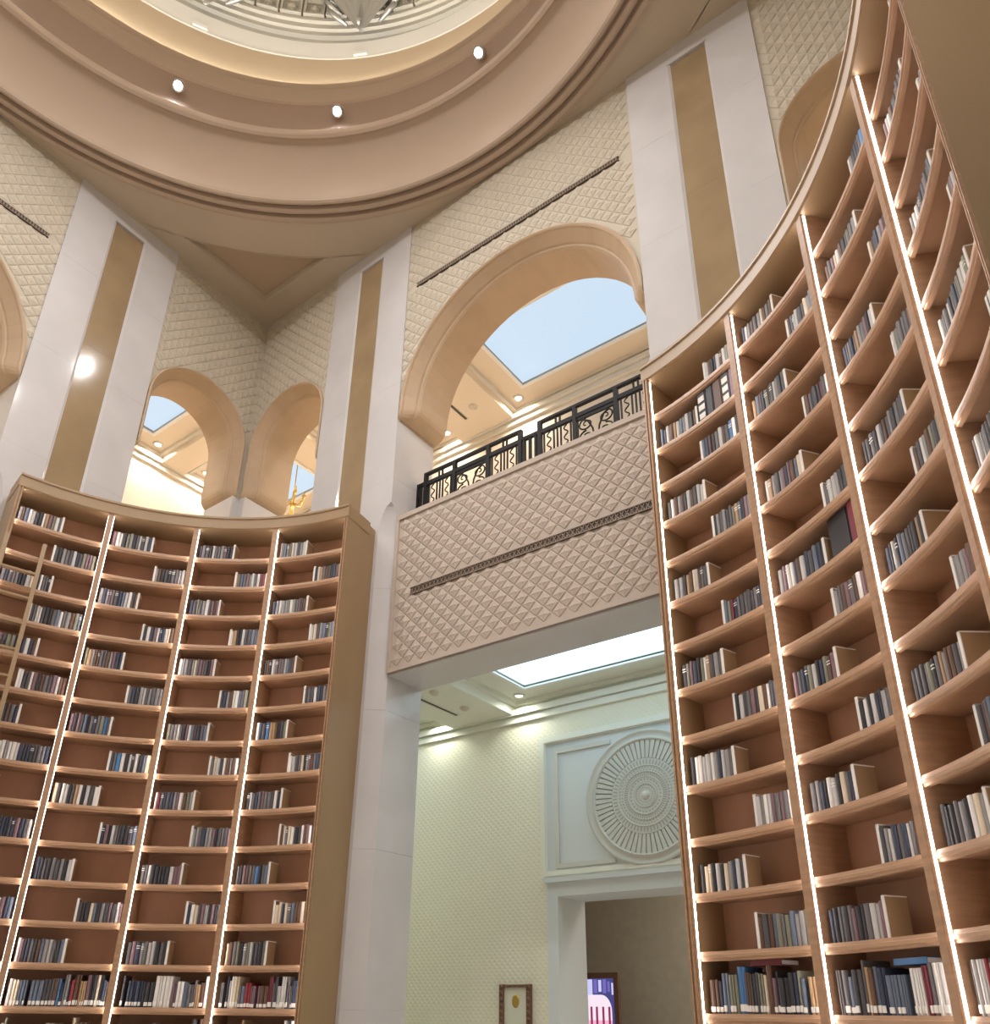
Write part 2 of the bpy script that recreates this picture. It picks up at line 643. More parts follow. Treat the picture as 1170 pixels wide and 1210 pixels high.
ringpart('cream_band', [(4.84, 15.5), (4.99, 15.5), (5.02, 15.62), (5.22, 16.75), (5.24, 16.86)], 'drum_cream')
ringpart('white_ring', [(5.24, 16.86), (5.235, 16.90), (5.255, 16.92), (5.285, 17.42), (5.44, 17.43)], 'ring_white')
MB().lathe([(5.34, 17.44), (5.39, 17.44)], 96).build('dome_fill_strip', 'dome_fill_glow', ceiling)  # unseen glowing strip added on the ledge to brighten the dome
ringpart('dome_band', [(5.44, 17.43), (5.46, 17.55), (5.48, 17.70), (5.48, 17.85), (5.42, 17.88), (5.42, 17.98), (5.37, 18.0), (5.37, 18.12), (5.32, 18.14), (5.32, 18.22)], 'dome_olive')
ringpart('coffer_ground', [(5.32, 18.22), (5.36, 18.24), (5.34, 18.72), (5.28, 18.74)], 'coffer_olive')
ringpart('dome_shell', [(5.28, 18.74), (5.26, 18.85), (5.18, 18.87), (5.16, 19.0), (5.10, 19.02), (5.08, 19.15)]+[(5.08*cos(a), 19.15+4.2*sin(a)) for a in [PI/2*k/16 for k in range(1, 17)]], 'dome_olive')
# concealed warm strip in the cove behind the step moulding
MB().lathe([(4.87, 15.505), (4.95, 15.505)], 96).build('cove_strip', 'cove_glow', ceiling)
# coffers
fr = MB()
for z0, z1 in ((18.25, 18.29), (18.67, 18.71)):
    fr.box(5.27, 5.36, -.19, .19, z0, z1)
for y0, y1 in ((-.19, -.15), (.15, .19)):
    fr.box(5.27, 5.36, y0, y1, 18.29, 18.67)
fme = fr.mesh('coffer', ['dome_olive'])
ro = MB()
rose = [(.115*(1 if k % 2 else .7)*cos(2*PI*k/16), .13*(1 if k % 2 else .7)*sin(2*PI*k/16)) for k in range(16)]
ro.add([(5.35, y, 18.48+z) for y, z in rose]+[(5.30, y*.6, 18.48+z*.6) for y, z in rose]+[(5.285, 0, 18.48)],
       [(i, (i+1) % 16, 16+(i+1) % 16, 16+i) for i in range(16)]+[(16+i, 16+(i+1) % 16, 32) for i in range(16)])
rme = ro.mesh('rosette', ['dome_olive'])
for k in range(80):
    c = inst('coffer', fme, ceiling, rotz=2*PI*k/80)
    inst('rosette', rme, c)
# small ledges on the white ring
lb = MB().box(5.225, 5.30, -.12, .12, 16.97, 17.05).mesh('ledge_block', ['ring_white'])
for k in range(12):
    inst('ledge_block', lb, ceiling, rotz=rad(30*k))

# silver palmette leaves
def leaf_mesh():
    b = MB()
    U, V = 36, 18
    vs = []
    for j in range(V+1):
        v = j/V
        wv = .78*math.sin(min(1, v*1.15+.03)*PI/2)**1.2*(1-.30*max(0, v-.8)/.2)
        zc_ = 17.45+1.75*v
        for i in range(U+1):
            u_ = -1+2*i/U
            sc_ = 1+.10*abs(cos(u_*PI*3.5))*v
            rib = .055*abs(sin(u_*PI*3.5))*v
            x = 5.30-.24*math.sin(v*PI)*(1-.4*u_*u_)-.05-rib-.10*(1-v)**3
            vs.append((x, wv*u_*sc_, zc_+.30*(1-abs(u_))*v*0-.42*abs(u_)**1.6*(1-v)*0+(-.0+.26*u_*u_*v)))
    fs = []
    for j in range(V):
        for i in range(U):
            a = j*(U+1)+i
            fs.append((a, a+1, a+U+2, a+U+1))
    b.add(vs, fs)
    return b.mesh('leaf_blade', ['silver'], True)


lm = leaf_mesh()
curl = MB().tube([(5.02, 0, 17.44), (4.98, 0, 17.40), (4.95, 0, 17.45), (4.98, 0, 17.52), (5.03, 0, 17.60), (5.04, 0, 18.3), (5.10, 0, 19.1)], [.02, .035, .045, .05, .05, .045, .02], 7).mesh('stem_curl', ['silver'], True)
sme = []
for sg in (1, -1):
    for j in range(3):
        z = 17.9+.33*j
        sme.append(MB().tube([(5.2, sg*(.30+.12*j), z-.1), (5.08, sg*(.48+.12*j), z-.02), (5.06, sg*(.60+.1*j), z+.12), (5.10, sg*(.55+.1*j), z+.2)], [.03, .05, .04, .015], 6).mesh('side_frond', ['silver'], True))
LEAFN = {0: 'silver palmette leaf at the dome rim straight above the balcony arch', 3: 'silver palmette leaf at the dome rim straight above the end wall arch', 1: 'silver palmette leaf at the dome base above the midmost ring spotlight', 2: 'silver palmette leaf at the dome base nearer the pilastered end wall'}
for k in (0, 1, 2, 3):
    lf = empty('palmette_leaf', (0, 0, 0), label=LEAFN[k], category='ornament', group='silver leaves around the dome')
    lf.rotation_euler = (0, 0, rad(30*k))
    o = inst('leaf_blade', lm, lf)
    so = o.modifiers.new('solid', 'SOLIDIFY')
    so.thickness = .02
    inst('stem_curl', curl, lf)
    for m_ in sme:
        inst('side_frond', m_, lf)

# ring spotlights
lens = MB().lathe([(0, 0), (.06, 0)], 20)
can = MB()
can.lathe([(.062, .0), (.082, -.012), (.09, .0), (.09, .10), (.0, .11)], 20)
can_me = can.mesh('housing', ['lamp_metal'], True)
lens_me = MB().lathe([(0.0, -.002), (.03, -.003), (.064, 0)], 20).mesh('lens', ['lens_dome'], True)
arm_me = MB().box(-.015, .015, -.015, .015, .08, .26).mesh('bracket', ['lamp_metal'])
SPN = {0: 'bright spotlight on the dome ring above the balcony arch', 1: 'bright spotlight on the dome ring above the ceiling corner', 2: 'bright spotlight on the dome ring to the pilaster side of the corner', 3: 'bright spotlight on the dome ring at the picture edge, over the end wall'}
for k in range(12):
    a = rad(30*k)
    t = empty('ring_spotlight', (4.60*cos(a), 4.60*sin(a), 14.42), label=SPN.get(k, 'bright dome ring spotlight, %s counted round from the balcony arch' % ('', '', '', '', 'fifth', 'sixth', 'seventh', 'eighth', 'ninth', 'tenth', 'eleventh', 'twelfth')[k]), category='spotlight', group='dome ring spotlights')
    # aim downwards and across the hall
    dirv = Vector((-cos(a)*.62, -sin(a)*.62, -1)).normalized()
    q = dirv.to_track_quat('-Z', 'Y')
    t.rotation_mode = 'QUATERNION'
    t.rotation_quaternion = q
    inst('housing', can_me, t)
    inst('lens', lens_me, t)
    inst('bracket', arm_me, t)
    l = light('spot_beam', 'SPOT', (0, 0, -.03), DOME_SPOT_W, DOME_COL, t, spot_size=rad(150), spot_blend=1.0, shadow_soft_size=.05, specular_factor=.2)

# ------------------------------------------------------------------ galleries behind the walls
def frame_boxes(mb, s0, s1, d0, d1, w_, z0, z1):
    mb.box(s0, s1, d0, d0+w_, z0, z1)
    mb.box(s0, s1, d1-w_, d1, z0, z1)
    mb.box(s0, s0+w_, d0+w_, d1-w_, z0, z1)
    mb.box(s1-w_, s1, d0+w_, d1-w_, z0, z1)


dl_trim = MB().lathe([(.055, .0), (.06, -.02), (.10, -.02), (.105, .0)], 20).mesh('trim_ring', ['trim_white'], True)
dl_up = MB().lathe([(0, -.004), (.057, -.004)], 20).mesh('lens', ['lens_up'])
dl_low = MB().lathe([(0, -.004), (.057, -.004)], 20).mesh('lens', ['lens_low'])
det_me = MB().lathe([(.0, -.05), (.04, -.05), (.055, -.03), (.075, -.02), (.08, 0)], 18).mesh('detector_body', ['plastic'], True)
gal_count = {}
FLN = {'up': 'upper gallery', 'low': 'lower corridor'}
SIDEN = {'right': 'balcony wall', 'left': 'end wall'}


def gallery(side, lvl):
    X = SIDES[side]
    zb = 11.46 if lvl == 'up' else 5.76
    zc = zb+.21
    cm = 'gallery_ceil' if lvl == 'up' else 'low_ceil'
    wm = 'gallery_wall' if lvl == 'up' else 'low_wall'
    pm = 'panel_up' if lvl == 'up' else 'panel_low'
    d0, d1 = TH+.04, FAR
    bays = [(-2.13, 2.13, 'middle'), (3.30, 5.60, 'side')]
    beams = [(2.13, 3.30), (5.60, 6.10)]
    if side == 'right':
        bays += [(-5.6, -3.3, 'near'), (6.10, H+FAR, 'corner')]
        beams += [(-3.3, -2.13), (-6.1, -5.6)]
    else:
        beams += [(-3.3, -2.13)]
    top = MB(X).box(-6.5, (H+FAR+.1) if side == 'right' else 6.1, d0-.04, d1+.1, zc+.25, zc+.40)
    ce = top.build('ceiling_%s_gallery_%s' % ('upper' if lvl == 'up' else 'lower', side), cm, kind='structure', label='coffered ceiling of the %s behind the %s' % (FLN[lvl], SIDEN[side]))
    for a, b in beams:
        MB(X).box(a, b, d0, d1, zb, zc+.25).build('beam', cm, ce)
    for s0, s1, nm in bays:
        e0_, e1_ = (d0, d1)
        b = MB(X)
        frame_boxes(b, s0, s1, e0_, e1_, .50, zc, zc+.25)
        b.build('coffer_border', cm, ce)
        b = MB(X)
        frame_boxes(b, s0, s1, e0_, e1_, .07, zc-.07, zc)
        b.build('crown', 'trim_white' if lvl == 'up' else cm, ce)
        b = MB(X)
        frame_boxes(b, s0+.44, s1-.44, e0_+.44, e1_-.44, .06, zc-.03, zc+.02)
        b.build('panel_trim', 'panel_rim', ce)
        po = Vector(X((s0+s1)/2, (d0+d1)/2, zc+.04))
        L = lambda s, d, z: tuple(Vector(X(s, d, z))-po)
        lp = empty('ceiling_light_panel', po, label='pale blue glowing ceiling panel over the %s bay of the %s, %s' % (nm, FLN[lvl], SIDEN[side]), category='ceiling light', group='glowing ceiling panels')
        b = MB(L)
        b.add([(s0+.45, e0_+.45, zc+.04), (s1-.45, e0_+.45, zc+.04), (s1-.45, e1_-.45, zc+.04), (s0+.45, e1_-.45, zc+.04)], [(0, 1, 2, 3)])
        b.build('diffuser', pm, lp)
        for i, (s, d) in enumerate(((s0+.24, d1-.26), (s1-.24, d1-.26), (s0+.24, d0+.26), (s1-.24, d0+.26))):
            corner = ['first far', 'second far', 'first near', 'second near'][i]
            t = empty('downlight', X(s, d, zc), label='small round downlight in the %s corner, %s bay of %s, %s' % (corner, nm, FLN[lvl], SIDEN[side]), category='downlight', group='gallery downlights')
            inst('trim_ring', dl_trim, t)
            inst('lens', dl_up if lvl == 'up' else dl_low, t)
            light('downlight_beam', 'SPOT', (0, 0, -.03), UP_DOWN_W if lvl == 'up' else LOW_DOWN_W, (1, .88, .72) if lvl == 'up' else (.97, 1, .84), t, spot_size=rad(160), spot_blend=1., shadow_soft_size=.10)
    # beam fittings
    for a, b in beams[:1]:
        m = (a+b)/2
        vo = Vector(X(m+.12, (d0+d1)/2, zb))
        L = lambda s, d, z: tuple(Vector(X(s, d, z))-vo)
        v = empty('linear_diffuser', vo, label='dark linear air slot under the %s beam, %s' % (FLN[lvl], SIDEN[side]), category='air vent')
        MB(L).box(m+.09, m+.15, d0+.55, d1-.55, zb-.006, zb).build('slot', 'vent_dark', v)
        for s in (m+.08, m+.15):
            MB(L).box(s, s+.012, d0+.54, d1-.54, zb-.012, zb).build('rim', 'trim_white', v)
        for j, (s, d) in enumerate(((m-.22, d1-1.5), (m-.18, d1-.75))):
            inst('smoke_detector', det_me, None, X(s, d, zb), label='round %s smoke detector under the %s beam, %s' % (('inner', 'outer')[j], FLN[lvl], SIDEN[side]), category='detector')
    # far wall
    z0, z1 = (7.35, zc+.3) if lvl == 'up' else (0, zc+.3)
    b = MB(X)
    e = H+FAR+.15
    if side == 'right' and lvl == 'low':
        b.box(1.41, e, d1, d1+.66, z0, z1)
        b.box(-e, -1.41, d1, d1+.66, z0, z1)
        b.box(-1.41, 1.41, d1, d1+.66, 3.2, z1)
    else:
        b.box(-e, e, d1, d1+.15, z0, z1)
    fwall = b.build('wall_%s_gallery_%s' % ('upper' if lvl == 'up' else 'lower', side), wm, kind='structure', label='patterned pale wall at the back of the %s, %s' % (FLN[lvl], SIDEN[side]))
    for z, h_, dd in ((zb-.02, .09, .10), (zb-.13, .10, .05)):
        MB(X).box(-e, e, d1-dd, d1, z, z+h_).build('cornice', 'trim_white' if lvl == 'up' else cm, fwall)
    return fwall


gallery('right', 'up')
gallery('left', 'up')
low_wall = gallery('right', 'low')
gallery('left', 'low')
# gallery floors (upper) and closing ends
gf = MB()
gf.box(H+TH, H+FAR+.2, -H-3.4, H+FAR+.2, 6.25, 7.35)
gf.box(-H-1.0, H+TH, H+TH, H+FAR+.2, 6.25, 7.35)
gf.build('floor_upper_gallery', 'gallery_wall', kind='structure', label='raised stone floor of the upper gallery around the hall')
eb = MB()
eb.box(H+TH, H+FAR, -H-1.15, -H-1.0, 0, 12)
eb.box(-H-1.15, -H-1.0, H+TH, H+FAR, 0, 12)
eb.build('wall_gallery_ends', 'gallery_wall', kind='structure', label='pale end walls closing the galleries')

# ------------------------------------------------------------------ corridor doorway, medallion and fittings on the far wall
X = SIDES['right']
xd = FAR
door = empty('door_1', X(0, xd, 0), kind='structure', label='tall white doorway surround under the carved medallion')
do = Vector(X(0, xd, 0))
LD = lambda s, d, z: tuple(Vector(X(s, xd+d, z))-do)
for sg in (1, -1):
    a, b = sorted((sg*1.40, sg*1.57))
    MB(LD).box(a, b, -.06, .66, 0, 3.03).build('jamb', 'white_frame', door)
MB(LD).box(-1.57, 1.57, -.06, .66, 3.03, 3.22).build('lintel', 'white_frame', door)
MB(LD).prism([(-.11, 3.22), (-.06, 3.20), (-.03, 3.17), (0, 3.17), (0, 3.27), (-.11, 3.27)], -1.60, 1.60).build('lintel_cornice', 'white_frame', door) if False else MB(lambda s, d, z: LD(s, d, z)).box(-1.60, 1.60, -.11, 0, 3.21, 3.27).build('lintel_cornice', 'white_frame', door)
# framed panel
MB(LD).box(-1.56, 1.56, -.03, 0, 3.27, 5.19).build('medallion_board', 'white_frame', door)
b = MB(LD)
fb = lambda s0, s1, z0, z1, w_, da, db: [MB.box(b, s0, s1, da, db, z0, z0+w_), MB.box(b, s0, s1, da, db, z1-w_, z1), MB.box(b, s0, s0+w_, da, db, z0+w_, z1-w_), MB.box(b, s1-w_, s1, da, db, z0+w_, z1-w_)]
fb(-1.66, 1.66, 3.27, 5.29, .10, -.07, 0)
fb(-1.60, 1.60, 3.30, 5.23, .03, -.09, 0)
b.build('outer_moulding', 'low_ceil', door)
b = MB(LD)
MC = 4.22
for sg in (1, -1):
    a0, a1 = sorted((sg*1.42, sg*1.36))
    b.box(a0, a1, -.06, -.03, 3.461, 5.019)
    for z in (3.40, 5.02):
        a0, a1 = sorted((sg*1.42, sg*.50))
        b.box(a0, a1, -.06, -.03, z, z+.06)
b.build('inner_moulding', 'relief_white', door)
# medallion
med = empty('medallion', X(0, xd-.03, MC), label='round white carved medallion with radiating flutes above the corridor doorway', category='relief')
mo = Vector(X(0, xd-.03, MC))


def MX(u_, v_, d):        # polar-plane local coordinates of the medallion
    return tuple(Vector(X(u_, xd-.03-d, MC+v_))-mo)


def med_lathe(prof, n=72):
    bb = MB(lambda x, y, z: MX(x, y, z))
    bb.lathe(prof, n)
    return bb


med_lathe([(.0, .02), (.78, .02), (.79, .0)]).build('disc', 'relief_grey', med)
med_lathe([(.90, 0), (.90, .05), (.88, .07), (.86, .05), (.82, .035), (.79, .05), (.775, .075), (.755, .06), (.75, .02)]).build('outer_ring', 'relief_white', med, True)
med_lathe([(.50, .02), (.50, .050), (.0, .050)]).build('centre_plate', 'relief_white', med)
med_lathe([(.0, .085), (.03, .085), (.05, .07), (.06, .05)], 24).build('boss', 'relief_white', med, True)
sp = MB().loft([[(.505, -.0215, .02), (.505, .0215, .02), (.505, .0195, .05), (.505, -.0195, .05)], [(.752, -.0335, .02), (.752, .0335, .02), (.752, .031, .05), (.752, -.031, .05)]])
for k in range(60):
    a = 2*PI*k/60
    MB(lambda x, y, z: MX(x*cos(a)-y*sin(a), x*sin(a)+y*cos(a), z)).add(sp.v, sp.f).build('flute', 'relief_white', med)
hole_shades = MB(lambda x, y, z: MX(x, y, z))  # raised grey studs, their darker colour stands in for shade inside holes
for r_, n_, l_, f_ in ((.10, 20, .012, .5), (.135, 26, .014, .55), (.175, 40, .012, .5), (.215, 28, .02, .55), (.285, 60, .05, .5), (.34, 48, .016, .5), (.375, 54, .016, .5), (.45, 60, .062, .45)):
    for k in range(n_):
        a = 2*PI*k/n_
        w_ = 2*PI*r_/n_*f_/2
        pts = [(r_-l_/2, -w_), (r_+l_/2, -w_), (r_+l_/2, w_), (r_-l_/2, w_)]
        vs = [(x*cos(a)-y*sin(a), x*sin(a)+y*cos(a), z_) for z_ in (.049, .0515) for x, y in pts]
        hole_shades.add(vs, [(4, 5, 6, 7), (0, 1, 5, 4), (1, 2, 6, 5), (2, 3, 7, 6), (3, 0, 4, 7)])
hole_shades.build('perforation_shade', 'relief_grey', med, kind='stuff')
for r_ in (.155, .25, .32, .405):
    med_lathe([(r_-.008, .05), (r_-.005, .06), (r_+.005, .06), (r_+.008, .05)], 60).build('ring_fillet', 'relief_white', med, True)

# room beyond the doorway
b = MB()
b.box(H+FAR+2.6, H+FAR+2.75, -4.5, 4.5, 0, 4.2)
b.box(H+FAR+.66, H+FAR+2.6, 3.6, 3.7, 0, 4.2)
b.box(H+FAR+.66, H+FAR+2.6, -3.7, -3.6, 0, 4.2)
b.box(H+FAR+.66, H+FAR+2.75, -4.5, 4.5, 4.2, 4.4)
b.build('wall_inner_room', 'recess_room', kind='structure', label='dim taupe walls of the room seen through the corridor doorway')
light('inner_room_fill', 'AREA', (H+FAR+1.6, -1.5, 4.1), 60, (1, .93, .85), None, size=.8)  # added area light without a fixture, brightens the room's walls

# picture on the corridor wall
pic = empty('framed_picture', X(2.115, xd, 1.60), label='small framed certificate with gold emblem hanging beside the corridor doorway', category='picture')
pc = Vector(X(2.115, xd, 1.60))
PL = lambda s, d, z: tuple(Vector(X(2.115+s, xd+d, 1.60+z))-pc)
MB(PL).box(-.20, .20, -.02, 0, -.34, .32).build('mat_board', 'paper', pic)
for sg in (1, -1):
    a, b2 = sorted((sg*.185, sg*.255))
    st = MB(PL).box(a, b2, -.05, 0, -.36, .34).build('side_rail', 'frame_wood', pic)
    for k in range(9):
        z = -.33+k*.08
        bd = MB(PL)
        bd.add([(sg*.22+.03*cos(2*PI*i/8), -.05, z+.034*sin(2*PI*i/8)) for i in range(8)]+[(sg*.22+.016*cos(2*PI*i/8), -.068, z+.018*sin(2*PI*i/8)) for i in range(8)],
               [(i, (i+1) % 8, 8+(i+1) % 8, 8+i) for i in range(8)]+[tuple(range(8, 16))])
        bd.build('carved_bead', 'frame_wood', st)
for z0, z1 in ((-.36, -.33), (.30, .335)):
    MB(PL).box(-.19, .19, -.045, 0, z0, z1).build('cross_rail', 'frame_wood', pic)
em = MB(PL)
em.add([(.062*cos(2*PI*i/20), -.022, .13+.085*sin(2*PI*i/20)) for i in range(20)]+[(.05*cos(2*PI*i/20), -.03, .13+.07*sin(2*PI*i/20)) for i in range(20)],
       [(i, (i+1) % 20, 20+(i+1) % 20, 20+i) for i in range(20)]+[tuple(range(20, 40))])
em.build('emblem', 'gold', pic)

# display screen in the room beyond
emat('scr_violet', (.20, .16, .55), .9)
emat('scr_blue', (.10, .10, .38), .6)
emat('scr_pale', (.62, .62, .95), 1.0)
emat('scr_pink', (.95, .45, .62), 1.0)
emat('scr_white', (.95, .80, .92), 1.0)
emat('scr_crimson', (.45, .04, .14), .6)
sy, sz, sx = 1.83, 1.35, H+FAR+1.55
scr = empty('display_screen', (sx, sy, 0), label='tall dark-framed video screen glowing violet and pink beyond the corridor doorway', category='screen')
SL = lambda s, d, z: (d, s, z)
MB(SL).box(-.40, .40, .03, .10, .55, 2.12).build('casing', 'frame_wood', scr)
b = MB(SL)
frame_boxes(MB(SL), 0, 0, 0, 0, 0, 0, 0)
for s0, s1, z0, z1 in ((-.42, .42, 2.06, 2.14), (-.42, .42, .52, .60), (-.42, -.345, .60, 2.06), (.345, .42, .60, 2.06)):
    b.box(s0, s1, 0, .04, z0, z1)
b.build('bezel', 'frame_wood', scr)
MB(SL).box(-.42, .42, -.1, .2, 0, .52).build('plinth', 'frame_wood', scr)
b = MB(SL)
cols = ['scr_violet', 'scr_blue', 'scr_pale', 'scr_pink', 'scr_white', 'scr_crimson']


def quad(s0, s1, z0, z1, d, mi):
    b.add([(s0, d, z0), (s1, d, z0), (s1, d, z1), (s0, d, z1)], [(0, 1, 2, 3)], mi)


quad(-.345, .345, .60, 2.06, .029, 1)
for s0, s1, z0, z1, mi in ((.02, .12, 1.78, 2.05, 2), (.14, .30, 1.76, 2.05, 0), (-.06, .0, 1.86, 2.05, 0), (-.13, -.08, 1.88, 2.04, 2), (-.21, -.15, 1.86, 2.05, 0), (-.27, -.23, 1.88, 2.02, 0), (-.325, -.295, 1.84, 2.0, 2)):
    quad(s0, s1, z0, z1, .0285, mi)
n = 12
pts = [(-.29+.17*(1-cos(PI/2*k/n)), 1.62+.22*sin(PI/2*k/n)) for k in range(n+1)]+[(.10, 1.84), (.10, .62), (-.29, .62)]
b.add([(p[0], .028, p[1]) for p in pts], [tuple(range(len(pts)))], 4)
for q_ in (-.265, -.165, -.06, .03):
    quad(q_, q_+.035, 1.36, 1.68, .0275, 5)
quad(-.29, .10, .62, 1.50, .0278, 3)
b.build('picture_surface', cols, scr)

# ------------------------------------------------------------------ iron balcony railing
X = SIDES['right']
RD, RZ0 = .456, SLAB1
rail = empty('balcony_railing', X(0, RD, RZ0), label='black wrought iron balcony railing with scrolls and wavy bars below the arch', category='railing')
rv = Vector(X(0, RD, RZ0))
RL = lambda s, d, z: tuple(Vector(X(s, RD+d, RZ0+z))-rv)
RT, RM = .87, .70


def rbox(name, s0, s1, z0, z1, t=.02):
    MB(RL).box(s0, s1, -t, t, z0, z1).build(name, 'iron', rail)


def rtube(name, pts, r=.012):
    MB(lambda x, y, z: RL(x, y, z)).tube([(p[0], 0, p[1]) for p in pts], r, 5).build(name, 'iron', rail, True)


for a, b2 in ((1.76, 1.89), (-.13, .13), (-1.89, -1.76)):     # low links
    rbox('top_rail', a, b2, RM-.02, RM+.03)
    n = 3 if a == -.13 else 1
    for k in range(n):
        c = a+(b2-a)*(k+.5)/n
        rbox('baluster', c-.014, c+.014, 0, RM)
rbox('end_post', 1.86, 1.89, 0, RM)
rbox('end_post', -1.89, -1.86, 0, RM)
for p0, p1 in ((.13, 1.76), (-1.76, -.13)):
    rbox('top_rail', p0, p1, RT-.035, RT, .025)
    rbox('middle_rail', p0, p1, RM-.04, RM+.02, .02)
    ln = p1-p0
    xs = [p0+.02, p0+ln*.325, p0+ln*.675, p1-.02]
    for c in xs:
        rbox('post', c-.026, c+.026, 0, RT, .024)
    for (q0, q1) in ((xs[0], xs[1]), (xs[2], xs[3])):
        qw = q1-q0
        for f in (.12, .40, .50, .60, .88):
            c = q0+qw*f
            rbox('baluster', c-.009, c+.009, 0, RM, .009)
        for f in (.26, .74):
            c = q0+qw*f
            rtube('wavy_baluster', [(c+.028*sin(k*PI/4), RM*k/40) for k in range(41)], .009)
        for f in (.42, .54):
            c = q0+qw*f
            rbox('short_bar', c-.010, c+.010, RM, RT, .01)
    q0, q1 = xs[1]+.03, xs[2]-.03
    m = (q0+q1)/2
    rbox('fascia', q0, q1, RM-.09, RM-.04, .012)
    hw = (q1-q0)/2
    rtube('scroll', [(q0+.012, 0), (q0+.012, RM-.06)], .008)
    rtube('scroll', [(q1-.012, 0), (q1-.012, RM-.06)], .008)
    for sg in (1, -1):
        for zc_, zd in ((.515, 1), (.33, 1), (.145, 1)):
            cs = m+sg*hw*.52
            sp_ = []
            for k in range(34):
                t = k/33
                ang = PI*.5+t*PI*2.9
                rr = .088*(1-t)**.75+.012
                sp_.append((cs+sg*(-rr*cos(ang)*1.05), zc_+rr*sin(ang)*.92))
            rtube('scroll', sp_, [.011-.003*(k/33) for k in range(34)])
        rtube('scroll', [(m+sg*.02, .0), (m+sg*.02, .22), (m+sg*.045, .42), (m+sg*.11, .56), (m+sg*.19, .60)], .012)

# ------------------------------------------------------------------ bookcases
BC, BR, BD = 1.42, 3.46, .40
A0, BAY = 11.0, 17.0
ZK = lambda k: 1.59+.4075*k
KS = list(range(-3, 14))
SHT = .05
DIV = .062


def shelf_mesh(name='shelf'):
    b = MB()
    ha = rad(BAY)/2-DIV/2/BR
    n = 8
    rings = []
    prof = [(BR+.040, 0), (BR+.037, -.020), (BR+.034, -.023), (BR+.034, -.044), (BR+.042, -.047), (BR+.044, -.064), (BR+.07, -.066), (BR+.075, -SHT+.01), (BR+BD-.01, -SHT+.01), (BR+BD-.01, 0)]
    for k in range(n+1):
        a = -ha+2*ha*k/n
        rings.append([(r*cos(a), r*sin(a), z) for r, z in prof])
    b.loft(rings)
    return b.mesh(name, ['wood'])


SHELF = shelf_mesh()
bdiv = MB().box(BR-.012, BR+BD, -DIV/2, DIV/2, .10, 7.32)
DIVM = bdiv.mesh('divider', ['wood'])
ledm = {}
for sg in (1, -1):
    b = MB()
    y0_, y1_ = sorted((sg*(DIV/2-.004), sg*(DIV/2+.0025)))
    b.box(BR+.013, BR+.029, y0_, y1_, .6, 7.29)
    ledm[sg] = b.mesh('led_strip', ['led'])


def arc_prism(r_in, r_out, a0, a1, z0, z1, n=40):
    b = MB()
    rings = []
    for k in range(n+1):
        a = a0+(a1-a0)*k/n
        rings.append([(r_in*cos(a), r_in*sin(a), z0), (r_out*cos(a), r_out*sin(a), z0), (r_out*cos(a), r_out*sin(a), z1), (r_in*cos(a), r_in*sin(a), z1)])
    return b.loft(rings)


def bookcase(sgn, label):
    root = empty('bookcase', (BC, sgn*BC, 0), label=label, category='bookcase')
    base = (lambda a: rad(a)) if sgn > 0 else (lambda a: -rad(a))
    lo, hi = sorted((base(A0), base(A0+4*BAY)))
    arc_prism(BR+BD, BR+BD+.03, lo, hi, .1, 7.46).build('back_panel', 'wood_back', root)
    co = MB()
    rings = []
    prof = [(BR-.015, 7.30), (BR-.03, 7.315), (BR-.03, 7.44), (BR-.045, 7.455), (BR-.045, 7.48), (BR+BD+.05, 7.48), (BR+BD+.05, 7.30)]
    ex = .035/BR
    for k in range(49):
        a = lo-ex+(hi-lo+2*ex)*k/48
        rings.append([(r*cos(a), r*sin(a), z) for r, z in prof])
    co.loft(rings).build('cornice', 'wood_panel', root)
    arc_prism(BR-.02, BR+BD, lo, hi, 0, .10).build('plinth', 'wood', root)
    for j in range(5):
        a = base(A0+BAY*j)
        if j in (0, 4):
            # flat end panel running back to the wall, with a thin double bead on its front edge
            out = (H-BC)/cos(rad(A0))-.02
            sd = -1 if (j == 0) == (sgn > 0) else 1
            y0, y1 = sorted((sd*DIV/2, -sd*DIV/2))
            p = MB().box(BR-.012, out, y0, y1, 0, 7.44).build('end_panel', 'wood_panel', root)
            p.rotation_euler = (0, 0, a)
            for q in (0, 1):
                bb = MB().box(BR-.026, BR-.012, y0+.008+q*.032, y0+.022+q*.032, 0, 7.44).build('edge_bead', 'wood', p)
        else:
            inst('divider', DIVM, root, rotz=a)
        if j < 4:
            inst('led_strip', ledm[1 if sgn > 0 else -1], root, rotz=a)
        if j > 0:
            inst('led_strip', ledm[-1 if sgn > 0 else 1], root, rotz=a)
    for j in range(4):
        a = base(A0+BAY*(j+.5))
        for k in KS:
            inst('shelf', SHELF, root, (0, 0, ZK(k)+.012), rotz=a)
    return root


bookcase(1, 'curved wooden bookcase in the far corner below the twin small arches, with a ladder')
bookcase(-1, 'large curved wooden bookcase close to the viewer, beside the balcony opening')

